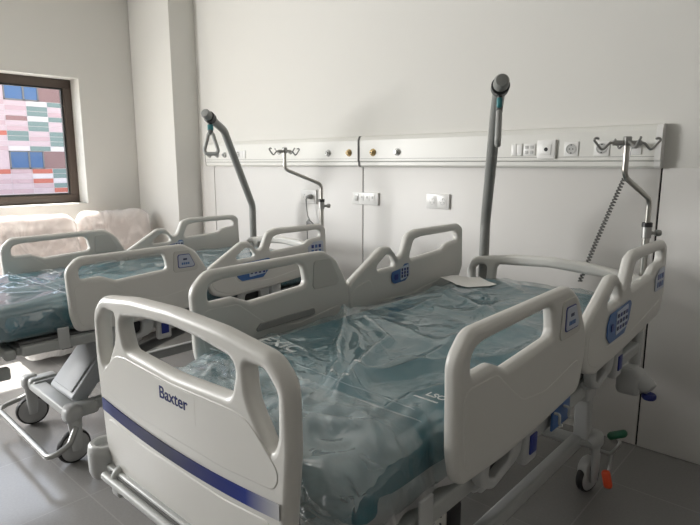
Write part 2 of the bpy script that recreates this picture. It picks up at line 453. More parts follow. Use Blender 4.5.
# ------------------------------------------------------------------ bed
def rail_outline_foot():
    o = fillet([(.388, .872), (.366, .96), (.358, 1.19), (.42, 1.250), (1.0, 1.256), (1.078, 1.21), (1.158, 1.08), (1.158, 1.0), (1.125, .888), (.85, .868), (.60, .860)],
               [.04, .2, .07, .07, .07, .12, .05, .08, .05, .2, .3], 6, True)
    h = fillet([(.422, 1.136), (.420, 1.200), (.485, 1.210), (.878, 1.220), (.898, 1.124), (.605, 1.106), (.530, 1.138)],
               [.018, .045, .05, .04, .022, .03, .03], 5, True)
    return o, [h]
def rail_outline_head():
    o = fillet([(1.148, .99), (1.150, 1.085), (1.395, 1.226), (1.455, 1.226), (1.538, 1.140), (1.600, 1.270), (1.67, 1.289), (2.075, 1.288), (2.124, 1.262), (2.134, 1.04), (2.085, .952), (1.60, .908), (1.275, .893), (1.18, .925)],
               [.05, .05, .045, .045, .035, .05, .06, .05, .04, .06, .06, .3, .12, .06], 6, True)
    h1 = fillet([(1.325, 1.118), (1.428, 1.186), (1.472, 1.182), (1.512, 1.120)], [.014, .02, .03, .016], 4, True)
    h2 = fillet([(1.608, 1.140), (1.652, 1.238), (1.72, 1.248), (2.070, 1.249), (2.076, 1.194), (2.030, 1.193), (1.965, 1.184), (1.915, 1.157)],
                [.02, .035, .03, .03, .02, .035, .03, .03], 5, True)
    return o, [h1, h2]

def make_side_rail(root, side, which, dz):
    """side -1 left, +1 right as seen from the foot; outward is side*x"""
    X = side * .5225
    fr = lambda u, v, w: Vector((X + side * w, u, v + dz))
    o, hs = rail_outline_foot() if which == 'foot' else rail_outline_head()
    m = MB().plate(o, hs, .021, .016, fr)
    ob = m.build('side_rail', M['white'], root, angle=50)
    for w in (1, -1):        # raised lower field on both faces
        f2 = lambda u, v, t, w=w: Vector((X + side * (w * .0180 + t), u, v + dz))
        if which == 'foot':
            L = fillet([(.408, .895), (.390, 1.0), (.388, 1.115), (.545, 1.112), (.63, 1.045), (.70, .995), (.85, .975), (1.105, 1.01), (1.10, .915), (.85, .892), (.6, .884)], [.04, .1, .03, .05, .08, .08, .2, .03, .05, .2, .3], 5, True)
        else:
            L = fillet([(1.175, .98), (1.18, 1.06), (1.30, 1.09), (1.36, .975), (1.62, .965), (2.105, 1.03), (2.065, .972), (1.60, .930), (1.29, .916), (1.21, .945)], [.03, .03, .03, .05, .2, .03, .05, .3, .1, .04], 5, True)
        MB().plate(L, [], .0045, .004, f2, steps=3).build('raised_field', M['white'], ob, angle=60)
    def decal(pts, rad, off, th, mi_m, name, inner=False):
        s = -1 if inner else 1
        f3 = lambda u, v, t: Vector((X + side * s * (.0215 + off + t), u, v + dz))
        return MB().plate(fillet(pts, rad, 4, True), [], th, th * .8, f3, steps=2), name, mi_m
    if which == 'foot':
        # corner field with a printed sticker outside; plain recess line and grey pad inside
        m_, n_, x_ = decal([(.925, 1.10), (.935, 1.222), (1.030, 1.222), (1.10, 1.10)], .02, .001, .0025, M['recess'], 'corner_field'); m_.build(n_, x_, ob)
        m_, n_, x_ = decal([(.925, 1.10), (.935, 1.222), (1.030, 1.222), (1.10, 1.10)], .02, .001, .0025, M['recess'], 'corner_field', True); m_.build(n_, x_, ob)
        m_, n_, x_ = decal([(.955, 1.122), (.955, 1.200), (1.030, 1.200), (1.070, 1.122)], .012, .0042, .0015, M['navy_label'], 'printed_sticker')
        f3 = lambda u, v, t: Vector((X + side * (.0215 + .006 + t), u, v + dz))
        m_.plate(fillet([(.959, 1.126), (.959, 1.196), (1.028, 1.196), (1.064, 1.126)], .01, 4, True), [], .0012, .001, f3, 1, 2)
        f4 = lambda u, v, t: Vector((X + side * (.0215 + .0075 + t), u, v + dz))
        m_.plate([(.988, 1.166), (.988, 1.176), (1.012, 1.176), (1.012, 1.166)], [], .0008, .0005, f4, 2, 2)
        for i_ in range(4): m_.plate([(.978 + i_ * .013, 1.140), (.978 + i_ * .013, 1.153), (.987 + i_ * .013, 1.153), (.987 + i_ * .013, 1.140)], [], .0008, .0005, f4, 3, 2)
        tag(m_.build(n_, [M['navy_label'], M['sticker'], M['ink'], M['blue']], ob), 'white sticker with blue border')
        m_, n_, x_ = decal([(.61, .985), (.645, 1.016), (.93, 1.024), (.94, .995)], .01, .003, .004, M['pad'], 'grey_pad', True); m_.build(n_, x_, ob)
    else:
        for inner in (False, True):
            s = -1 if inner else 1
            P0 = [(1.352, 1.055), (1.375, 1.092), (1.60, 1.106), (1.622, 1.095), (1.60, 1.03), (1.555, .986), (1.39, .982), (1.355, 1.01)] if not inner else \
                 [(1.458, 1.075), (1.463, 1.098), (1.545, 1.108), (1.565, 1.127), (1.600, 1.127), (1.603, 1.062), (1.57, 1.040), (1.485, 1.036), (1.462, 1.05)]
            m_, n_, x_ = decal(P0, .014, .003, .002, M['blue'], 'control_panel', inner)
            f4 = lambda u, v, t, s=s: Vector((X + side * s * (.0215 + .0055 + t), u, v + dz))
            u0, u1, v0, v1 = (1.445, 1.575, 1.0, 1.098) if not inner else (1.530, 1.596, 1.046, 1.122)
            m_.plate(fillet([(u0, v0), (u0, v1 - .01), (u1, v1), (u1, v0 + .012)], .006, 3, True), [], .0012, .0008, f4, 1, 2)
            f5 = lambda u, v, t, s=s: Vector((X + side * s * (.0215 + .0072 + t), u, v + dz))
            for i in range(4 if not inner else 3):
                for j in range(3):
                    nu = 4 if not inner else 3; uc = u0 + (i + .5) * (u1 - u0) / nu; vc = v0 + .012 + (j + .5) * (v1 - v0 - .026) / 3
                    a = (u1 - u0) / nu / 3.4; b = .007
                    m_.plate([(uc - a, vc - b), (uc - a, vc + b), (uc + a, vc + b), (uc + a, vc - b)], [], .001, .0006, f5, 2 + (i + j) % 2, 2)
            uc = (P0[0][0] + u0) / 2; zq = 1.04 if not inner else 1.07
            m_.plate(fillet([(uc - .014, zq - .014), (uc - .014, zq + .012), (uc + .014, zq + .014), (uc + .014, zq - .014)], .006, 3, True), [], .001, .0006, f5, 3, 2)
            m_.build(n_, [M['blue'], M['pale'], M['ink'], M['navy_label']], ob)
        m_, n_, x_ = decal([(1.955, 1.075), (1.945, 1.135), (2.0, 1.168), (2.09, 1.172), (2.095, 1.075)], .012, .003, .002, M['sticker'], 'printed_sticker')
        f5 = lambda u, v, t: Vector((X + side * (.0215 + .0055 + t), u, v + dz))
        for i in range(3):
            for j in range(2):
                m_.plate([(1.978 + i * .034, 1.09 + j * .035), (1.978 + i * .034, 1.113 + j * .035), (2.000 + i * .034, 1.113 + j * .035), (2.000 + i * .034, 1.09 + j * .035)], [], .001, .0006, f5, 1 + (i + j) % 2, 2)
        tag(m_.build(n_, [M['sticker'], M['blue'], M['navy_label']], ob), 'pale blue sticker with small symbols')
    # swing bracket below: rounded loop with an opening, and a label block
    u0 = .595 if which == 'foot' else 1.415
    zb = .858 if which == 'foot' else .892
    f6 = lambda u, v, t: Vector((side * (.480 + t), u, v + dz))
    L = fillet([(u0, zb + .01), (u0 - .03, zb - .085), (u0 + .05, zb - .125), (u0 + .21, zb - .09), (u0 + .24, zb + .02)], [.03, .06, .05, .05, .03], 5, True)
    Hh = fillet([(u0 + .035, zb - .012), (u0 + .02, zb - .075), (u0 + .06, zb - .095), (u0 + .15, zb - .072), (u0 + .16, zb - .005)], .02, 4, True)
    br = MB().plate(L, [Hh], .019, .010, f6).box((side * .452, u0 + .09, .735 + dz), (.03, .10, .05), .008, 0)
    br.tube(fillet([(side * .46, u0 + .02, zb - .105 + dz), (side * .43, u0 + .06, zb - .15 + dz), (side * .36, u0 + .2, zb - .145 + dz)], .03, 5), .016, 10, 0)
    br.box((side * .4655, u0 + .09, zb - .05 + dz), (.004, .15, .09), 0, 1)  # black sheet added behind the opening, standing in for the shade inside it
    bo = br.build('rail_bracket', [M['housing'], M['black']], root)
    lb = MB().box((side * .483, u0 + .285, zb - .055 + dz), (.036, .085, .17), .012)
    lo = lb.build('rail_latch', M['housing'], root)
    MB().box((side * .5035, u0 + .285, zb - .075 + dz), (.006, .045, .062), .0025).build('latch_label', M['navy_label'], lo)

def make_caster(root, x, y, rz, wr):
    q = wr / .094
    ax = Vector((math.cos(rz), math.sin(rz), 0)); pr = Vector((-ax.y, ax.x, 0)); rot = Matrix.Rotation(rz, 4, 'Z')
    c = Vector((x, y, wr)) - ax * .012
    h = MB()
    h.box((x, y, .285), (.092, .10, .095), .036, 0, rot, 4)
    h.tube([Vector((x, y, .25)) + ax * .018, Vector((x, y, .20)) + ax * .024, c + ax * .036 + Vector((0, 0, .05 * q)), c + ax * .034 + Vector((0, 0, -.012))], [.034, .030, .027, .022], 16, 0, flat=(.62, 1.15))
    if wr < .09: h.lathe([(0, -.024), (.052, -.024), (.058, -.018), (.058, .018), (.052, .024), (0, .024)], c + Vector((0, 0, wr * .62)), ax, 28)
    co = h.build('caster', M['housing'], root, angle=45)
    w = MB().lathe([(.0, -.020), (.036 * q, -.024), (.072 * q, -.021), (.081 * q, -.016), (.081 * q, .016), (.072 * q, .021), (.036 * q, .024), (0, .020)], c, ax, 36)
    w.build('wheel_disc', M['hub'], co)
    MB().lathe([(r_ * q, h_) for r_, h_ in ((.080, -.018), (.088, -.016), (.093, -.007), (.094, 0), (.093, .007), (.088, .016), (.080, .018), (.080, -.018))], c, ax, 40).build('tyre', M['rubber'], co)
    return co

def make_bed(name, loc, rz, dz, dd, label, trap, drip):
    root = empty(name, loc, rz)
    loc_of = lambda p: tuple((Matrix.Rotation(-rz, 3, 'Z') @ (Vector((p[0], p[1], 0)) - loc)).xy)
    trap = loc_of(trap); drip = loc_of(drip)
    # ---- footboard
    FS = .962
    ff = lambda u, v, w: Vector((u * FS, -w, v + dz))
    dens = lambda L: sum(([(p[0] + (q[0] - p[0]) * k / n_, p[1] + (q[1] - p[1]) * k / n_) for k in range(n_)] for p, q in zip(L, L[1:] + L[:1]) for n_ in [max(1, int(math.dist(p, q) / .03))]), [])
    o = fillet([(-.360, .752), (-.405, .81), (-.432, 1.08), (-.428, 1.215), (-.375, 1.262), (-.20, 1.283), (0, 1.290), (.20, 1.283), (.375, 1.262), (.428, 1.215), (.432, 1.08), (.405, .81), (.360, .752), (0, .746)],
               [.05, .1, .2, .07, .08, .5, .5, .5, .08, .07, .2, .1, .05, .5], 6, True)
    hl = fillet([(-.372, 1.052), (-.389, 1.10), (-.391, 1.19), (-.352, 1.228), (-.292, 1.226), (-.302, 1.15)], [.014, .06, .035, .035, .014, .10], 5, True)
    hr = [(-p[0], p[1]) for p in hl][::-1]
    hc = fillet([(-.236, 1.140), (-.262, 1.222), (-.12, 1.241), (0, 1.247), (.12, 1.241), (.262, 1.222), (.236, 1.140), (0, 1.128)], [.025, .028, .5, .5, .5, .028, .025, .8], 5, True)
    hl = dens(hl); hr = dens(hr); hc = dens(hc); o = dens(o)
    fb = MB().plate(o, [hl, hc, hr], .022, .018, ff).build('footboard', M['white'], root, angle=50)
    # raised lower field with curved foot, following the bow of the board
    def bowed(outl, y_off, th, b, mats, nm, par, mi=0):
        f = lambda u, v, w: Vector((u * FS, -.022 - y_off - w, v + dz))
        return MB().plate(dens(outl), [], th, b, f, steps=3).build(nm, mats, par, angle=60)
    def strip(z_top, z_bot, x0, x1, off, nm, mt, n=40, th=.0012):
        m = MB(); top, bot = [], []
        for i in range(n + 1):
            x = x0 + (x1 - x0) * i / n
            y = -.022 - off
            top.append((m.bm.verts.new((x, y, z_top(x) + dz)), m.bm.verts.new((x, y + th * 2, z_top(x) + dz))))
            bot.append((m.bm.verts.new((x, y, z_bot(x) + dz)), m.bm.verts.new((x, y + th * 2, z_bot(x) + dz))))
        for i in range(n):
            m.bm.faces.new((bot[i][0], bot[i + 1][0], top[i + 1][0], top[i][0]))
            m.bm.faces.new((top[i][0], top[i + 1][0], top[i + 1][1], top[i][1]))
            m.bm.faces.new((bot[i][0], bot[i][1], bot[i + 1][1], bot[i + 1][0]))
        return m.build(nm, mt, fb)
    zc = lambda x: .924 + .16 * x * x
    strip(lambda x: zc(x) + .0175, lambda x: zc(x) - .0175, -.382, .384, .0036, 'blue_stripe', M['stripe'])
    fld = fillet([(-.395, .915), (-.35, .80), (-.25, .775), (.25, .775), (.35, .80), (.395, .915), (.2, .895), (-.2, .895)], [.03, .06, .1, .1, .06, .03, .6, .6], 6, True)
    bowed(fld, -.0018, .004, .0035, M['white'], 'lower_field', fb)
    up_f = fillet([(-.40, 1.03), (-.385, .985), (-.2, .968), (.2, .968), (.385, .985), (.40, 1.03), (.30, 1.112), (.24, 1.118), (0, 1.110), (-.24, 1.118), (-.30, 1.112)], [.05, .04, .5, .5, .04, .05, .1, .04, .6, .04, .1], 5, True)
    bowed(up_f, -.0024, .0035, .0033, M['white'], 'upper_field', fb)
    bowed(fillet([(-.088, 1.030), (-.088, 1.105), (.100, 1.105), (.100, 1.030)], .006, 4, True), .0006, .0008, .0006, M['white'], 'name_plate', fb)
    t = text('brand_lettering', 'Baxter', .044, M['logo'], fb, Matrix.Translation((.003, -.0236, 1.073 + dz)) @ RX90, .0005, .0005, 1.06)
    t['label'] = 'navy blue brand lettering'
    # ---- headboard: arched tube on posts with a lower board
    fh = lambda u, v, w: Vector((u - .010, 2.19 + w, v + dz))
    o = dens(fillet([(-.475, .82), (-.490, 1.02), (-.45, 1.092), (-.2, 1.130), (0, 1.138), (.2, 1.130), (.45, 1.092), (.490, 1.02), (.475, .82)], [.03, .05, .06, .5, .5, .5, .06, .05, .03], 6, True))
    h1 = dens(fillet([(-.442, .955), (-.442, 1.03), (-.415, 1.052), (-.360, 1.058), (-.367, .955)], [.02, .02, .025, .025, .02], 4, True))
    h2 = dens(fillet([(-.315, .955), (-.305, 1.064), (0, 1.082), (.305, 1.064), (.315, .955)], [.025, .03, .5, .03, .025], 5, True))
    h3 = [(-p[0], p[1]) for p in h1][::-1]
    MB().plate(o, [h1, h2, h3], .022, .018, fh).build('headboard', M['white'], root, angle=50)
    # ---- side rails
    for side in (-1, 1):
        for wh in ('foot', 'head'): make_side_rail(root, side, wh, dz)
    # ---- deck
    d = MB()
    for s in (-1, 1):
        d.box((s * .435, 1.16, .755 + dd), (.045, 2.0, .05), .008)
    for y in (.17, .62, 1.16, 1.7, 2.15): d.box((0, y, .75 + dd), (.83, .05, .04), .006)
    d.box((0, .115, .742 + dd), (.86, .05, .05), .012)
    d.box((0, .115, .742 + dd), (.02, .02, .02))
    d.build('deck_frame', M['steel'], root)
    m = MB()
    for (a, b) in ((.16, .72), (.74, 1.12), (1.14, 1.36), (1.38, 2.16)):
        m.box((0, (a + b) / 2, .787 + dd), (.84, b - a, .018), .005)
        m.box((0, (a + b) / 2, .735 + dd), (.70, b - a - .05, .06), .01)
    m.build('mattress_deck', M['steel_dark'], root)
    for s in (-1, 1):
        MB().box((s * .477, .345, .79 + dd), (.010, .055, .11), .004).build('mattress_retainer', M['housing'], root)
    # foot end extension bar with slot, seen below the footboard
    m = MB()
    m.box((.03, -.01, .754 + dz), (.80, .05, .024), .006)
    m.tube([(-.36, -.045, .740 + dz), (.42, -.045, .740 + dz)], .012, 12)
    m.box((0.02, -.0365, .754 + dz), (.72, .004, .009), 0, 1)
    for s in (-1, 1):
        m.box((s * .36, .05, .69 + dz), (.05, .14, .06), .01)
        m.tube(fillet([(s * .31, .02, .77 + dz), (s * .31, -.035, .765 + dz), (s * .31, -.035, .725 + dz)], .02, 5), .014, 10)
    m.build('foot_end_bar', [M['steel'], M['steel_dark']], root)
    # corner bumpers
    for sx, y in ((-1, -.01), (1, -.01), (-1, 2.16), (1, 2.16)):
        b = MB()
        if y < 1:
            zz = .812 + dz
            b.lathe([(.026, .0), (.044, .004), (.050, .02), (.051, .08), (.048, .098), (.041, .104), (.032, .102), (.029, .085), (.0, .08)], (sx * .420, y, zz - .104), (0, 0, 1), 28)
            b.box((sx * .385, y + .03, zz - .060), (.09, .075, .075), .018)
            bo = b.build('corner_bumper', M['housing'], root)
            MB().lathe([(0, -.022), (.026, -.02), (.032, -.008), (.032, .008), (.026, .02), (0, .022)], (sx * .448, y + .012, zz - .085), (0, 0, 1), 24).build('bumper_roller', M['navy'], bo)
        else:
            zz = .585 + dz
            b.box((sx * .432, y, zz), (.115, .12, .125), .028)
            b.tube([(sx * .45, y, zz + .005), (sx * .485, y - .01, zz + .002), (sx * .518, y - .015, zz - .008), (sx * .530, y - .018, zz - .016)], [.048, .046, .038, .030], 18)
            bo = b.build('corner_bumper', M['housing'], root)
            MB().lathe([(0, -.016), (.026, -.014), (.032, -.006), (.032, .006), (.026, .014), (0, .016)], (sx * .522, y - .018, zz - .052), (0, 0, 1), 24).build('bumper_roller', M['navy'], bo)
    # accessory sockets behind the headboard for the trapeze and drip poles
    for (px_, py_), rad in ((trap, .036), (drip, .028)):
        m = MB().cyl((px_, py_, .58 + dz), (px_, py_, .90 + dz), rad, 24)
        m.box((px_, (py_ + 2.14) / 2, .62 + dz), (.05, py_ - 2.14, .06), .008)
        m.build('pole_socket', M['housing'], root)
    # latch under the foot end on the right
    for s in (-1, 1):
        m = MB().box((s * .36, .64, .58 + dz), (.05, .075, .12), .010)
        m.box((s * .363, .597, .58 + dz), (.036, .006, .11), .002, 1)
        for k in range(4): m.cyl((s * .363, .595, .545 + .024 * k + dz), (s * .363, .5925, .545 + .024 * k + dz), .004, 10, 0)
        m.build('extension_latch', [M['black'], M['chrome']], root)
    # information plate hooks on the right
    for s in (-1, 1):
        m = MB().box((s * .475, 1.16, .775 + dz), (.008, .15, .085), .003)
        for q in (1.09, 1.17):
            m.tube(fillet([(s * .482, q, .80 + dz), (s * .50, q, .80 + dz), (s * .50, q, .765 + dz), (s * .51, q, .765 + dz)], .008, 4), .005, 8, 1)
        m.box((s * .458, 1.16, .79 + dz), (.03, .05, .03), 0, 1)
        m.build('drainage_bag_holder', [M['blue'], M['steel']], root)
    # ---- base
    b = MB()
    for s in (-1, 1):
        b.box((s * .255, 1.22, .275), (.05, 1.66, .062), .01)
        b.box((s * .3, .46, .285), (.10, .17, .07), .022)
    b.box((0, .42, .272), (.60, .085, .05), .012)
    for y in (2.03,):
        b.tube(fillet([(-.31, y, .275), (-.22, y + (.0 if y < 1 else -.05), .28), (.22, y + (.0 if y < 1 else -.05), .28), (.31, y, .275)], .05, 5), .042, 14, 0, flat=(.6, 1.1))
    b.build('base_frame', M['steel'], root)
    for x, y, rz, wr in ((-.335, .40, R(-8), .094), (.335, .40, R(8), .094), (-.335, 2.04, R(172), .078), (.315, 2.04, R(-14), .078)):
        make_caster(root, x, y, rz, wr)
    # brake bar across the foot end
    m = MB().tube(fillet([(-.33, .42, .22), (-.42, .36, .16), (-.44, .235, .125), (.445, .235, .125), (.43, .34, .16), (.37, .40, .215)], .06, 6), .0155, 12)
    m.build('brake_bar', M['chrome_dark'], root)
    # lifting arms
    top = .70 + dd
    for (y0, y1, x0, x1) in ((.46, .98, -.08, .25), (1.52, 2.03, -.18, .18)):
        if y0 < 1: A, B = Vector((0, y0, .30)), Vector((0, y0 + (top - .30) * .86, top))
        else: A, B = Vector((0, y1 - .02, .29)), Vector((0, y1 - .06, top))
        dvec = (B - A); L = dvec.length; ang = math.atan2(dvec.z, dvec.y)
        rot = Matrix.Rotation(ang, 4, 'X')
        m = MB(); mid = (A + B) / 2; xc = (x0 + x1) / 2; ww = x1 - x0
        if y0 > 1: xc, ww = .275, .075
        m.box((xc, mid.y, mid.z), (ww, L, .085 if y0 < 1 else .06), .014, 0, rot)
        if y0 < 1:
            off = rot @ Vector((0, 0, .046))
            m.box(Vector((xc, mid.y, mid.z)) + off, (ww - .07, L * .86, .012), .005, 0, rot)
        else:
            MB().box((-xc, mid.y, mid.z), (ww, L, .085), .014, 0, rot).build('lifting_arm', M['housing'], root)
        m.build('lifting_arm', M['arm'] if y0 < 1 else M['housing'], root)
    m = MB()
    for s in (-1, 1): m.box((s * .30, 1.15, .705 + dd), (.04, 1.7, .04), .008)
    m.tube([(0, .9, .42), (0, 1.6, .66 + dz)], .032, 16, 1)
    m.box((0, .75, .37), (.16, .26, .11), .02)
    m.build('lift_frame', [M['steel'], M['steel_dark']], root)
    # brake pedals at the head casters
    for s in (-1, 1):
        m = MB().tube(fillet([(s * .33, 2.04, .235), (s * .40, 2.06, .225), (s * .435, 2.07, .29), (s * .425, 2.075, .305)], .02, 5), .009, 10)
        m.tube(fillet([(s * .40, 2.06, .225), (s * .405, 2.03, .16), (s * .412, 2.015, .12)], .02, 5), .009, 10)
        po = m.build('brake_pedal', M['chrome_dark'], root)
        MB().box((s * .415, 2.08, .325), (.095, .046, .036), .017, 0, Matrix.Rotation(R(-28 * s), 4, 'Y')).build('green_pad', M['green'], po)
        MB().box((s * .408, 2.0, .122), (.04, .036, .09), .016, 0, Matrix.Rotation(R(-14 * s), 4, 'Y')).build('orange_pad', M['orange'], po)
    tag(root, label, 'hospital bed', 'hospital beds')
    return root

BED_A = Vector((-1.1525, .67, 0)); BED_B = Vector((-3.372, .714, 0)); DZB = -.085; DZM = -.035; BRZ = R(-1.2)
TRAP_A, TRAP_B, DRIP_A, DRIP_B = (-1.588, 2.925), (-3.822, 2.992), (-.7325, 2.915), (-2.985, 2.985)
make_bed('hospital_bed', BED_A, 0, 0, 0, 'nearer white hospital bed, its footboard with blue stripe facing the camera', TRAP_A, DRIP_A)
make_bed('hospital_bed', BED_B, BRZ, DZB, DZM, 'farther white hospital bed between the other bed and the window, set lower', TRAP_B, DRIP_B)

# ------------------------------------------------------------------ mattresses
def rbox_mesh(x0, x1, y0, y1, z0, z1, r, step, fn, taper=None):
    """rounded box with a dense even grid"""
    bm = bmesh.new()
    nx, ny, nz = max(4, int((x1 - x0) / step)), max(4, int((y1 - y0) / step)), max(4, int((z1 - z0) / step))
    idx = {}
    def V(i, j, k):
        key = (i, j, k)
        if key not in idx:
            p = Vector((x0 + (x1 - x0) * i / nx, y0 + (y1 - y0) * j / ny, z0 + (z1 - z0) * k / nz))
            q = Vector((min(max(p.x, x0 + r), x1 - r), min(max(p.y, y0 + r), y1 - r), min(max(p.z, z0 + r), z1 - r)))
            d = p - q
            nrm = Vector((0, 0, 1))
            if d.length > 1e-7:
                nrm = d.normalized(); p = q + nrm * r
            else: nrm = Vector((0, 0, 1 if k == nz else -1))
            idx[key] = bm.verts.new(fn(p, nrm))
        return idx[key]
    F = bm.faces.new
    for i in range(nx):
        for j in range(ny):
            F((V(i, j, nz), V(i + 1, j, nz), V(i + 1, j + 1, nz), V(i, j + 1, nz)))
            F((V(i, j, 0), V(i, j + 1, 0), V(i + 1, j + 1, 0), V(i + 1, j, 0)))
    for i in range(nx):
        for k in range(nz):
            F((V(i, 0, k), V(i + 1, 0, k), V(i + 1, 0, k + 1), V(i, 0, k + 1)))
            F((V(i, ny, k), V(i, ny, k + 1), V(i + 1, ny, k + 1), V(i + 1, ny, k)))
    for j in range(ny):
        for k in range(nz):
            F((V(0, j, k), V(0, j, k + 1), V(0, j + 1, k + 1), V(0, j + 1, k)))
            F((V(nx, j, k), V(nx, j + 1, k), V(nx, j + 1, k + 1), V(nx, j, k + 1)))
    for f in bm.faces: f.smooth = True
    return bm
def seg_dist(p, a, b):
    ab = b - a; t = max(0, min(1, (p - a).dot(ab) / ab.length_squared)); return (p - a - ab * t).length, t
FOLDS = []   # (polyline, height, width, asymmetry)
def fold(pts, h, w): FOLDS.append(([Vector(p) for p in pts], h, w))
fold([(-.52, 1.16), (-.11, .67), (.13, .40)], .030, .016)
fold([(-.25, .96), (-.045, .83), (.165, .43), (.175, .36)], .024, .020)
fold([(.18, .355), (.14, .52), (.27, .78), (.40, .99)], .032, .034)
fold([(.20, .64), (.15, .96), (.18, 1.27)], .026, .040)
fold([(.315, .35), (.31, .50), (.36, .57)], .016, .018)
fold([(-.45, 1.72), (.17, 1.33)], .018, .045)
fold([(-.22, 1.19), (-.21, 1.44)], .014, .02)
fold([(.37, .90), (.385, 1.35)], .014, .025)
fold([(-.43, .375), (0, .372), (.43, .42)], .010, .012)
fold([(-.07, .453), (.377, .435)], .006, .006)
fold([(-.40, .60), (-.15, .56), (.0, .46)], .012, .02)
fold([(-.38, 1.0), (-.3, 1.5), (-.1, 1.9)], .010, .02)
fold([(.05, 1.5), (.3, 1.75)], .010, .02)
fold([(-.3, .28), (-.05, .22), (.2, .30)], .028, .035)
fold([(-.35, .2), (-.15, .32)], .014, .025)
fold([(.1, .17), (.28, .33)], .024, .03)

def foot_drop(y):
    t = max(0, min(1, (.40 - y) / .24)); return -.055 * t * t * (3 - 2 * t)
def cover_fn(seed, dz, core):
    off = Vector((seed * 7.3, seed * 3.1, seed))
    def fn(p, n):
        p = p.copy(); zrel = p.z
        frac = max(0, min(1, (p.z - .80) / .2))
        p.z += foot_drop(p.y) * frac * (1 if seed == 0 else .25)
        if core:
            if n.z > -.3: p += n * (.003 * noise.noise((p + off) * 6))
            p.z = max(p.z, .800)
            p.z += dz; return p
        q = Vector((p.x, p.y))
        h = .004
        if n.z < -.5 or p.z < .803:
            h = 0
        elif n.z > .3:
            wob = .035 * noise.noise(Vector((p.x * 4, p.y * 4, 3)) + off)
            qq = q + Vector((wob, wob * .6)) + (Vector((0, 0)) if seed == 0 else Vector((.05, -.06)))
            for pl, hh, w in FOLDS:
                dmin = min((seg_dist(qq, a, b) for a, b in zip(pl, pl[1:])), key=lambda t: t[0])[0]
                if dmin < w * 3: h += (1 if seed == 0 else .5) * hh * max(0, 1 - dmin / (w * 1.6)) ** 1.3 if dmin < w * 1.6 else 0
            v = Vector((p.x * 3.2 + p.y * 1.2, p.y * 1.9 - p.x * .8, 0)) + off
            r1 = 1 - abs(noise.noise(v * 1.05)) * 2.6
            r2 = 1 - abs(noise.noise(v * 3.7 + Vector((5, 1, 0)))) * 2.4
            h += (.017 * max(0, r1) ** 2 + .002 * max(0, r2) ** 2 + .006 * noise.noise(v * 1.2)) * (1 if seed == 0 else .3)
            if seed == 0 and p.y < .46:
                cr = min(1, (.46 - p.y) / .12)
                v3 = Vector((p.x * 5 + p.y * 2, p.y * 7 - p.x * 2, 2)) + off
                h += .4 * cr * (.020 * max(0, 1 - abs(noise.noise(v3)) * 2.6) + .010 * max(0, 1 - abs(noise.noise(v3 * 2.1)) * 2.6))
            h *= min(1, n.z)
        else:
            low = 1 - frac
            v = Vector((p.x * 9 + p.y * 9, p.z * 3.5, p.y * 2)) + off
            h += .012 * abs(noise.noise(v)) + .008 * abs(noise.noise(v * 2.3)) + low * .02 * (.6 + noise.noise(v * .6))
            if p.y < .4: h += .006 * low
            h = min(h, .022) if n.y < .3 else min(h, .008)
        p += n * h
        p.z = max(p.z, .7985) + dz
        return p
    return fn
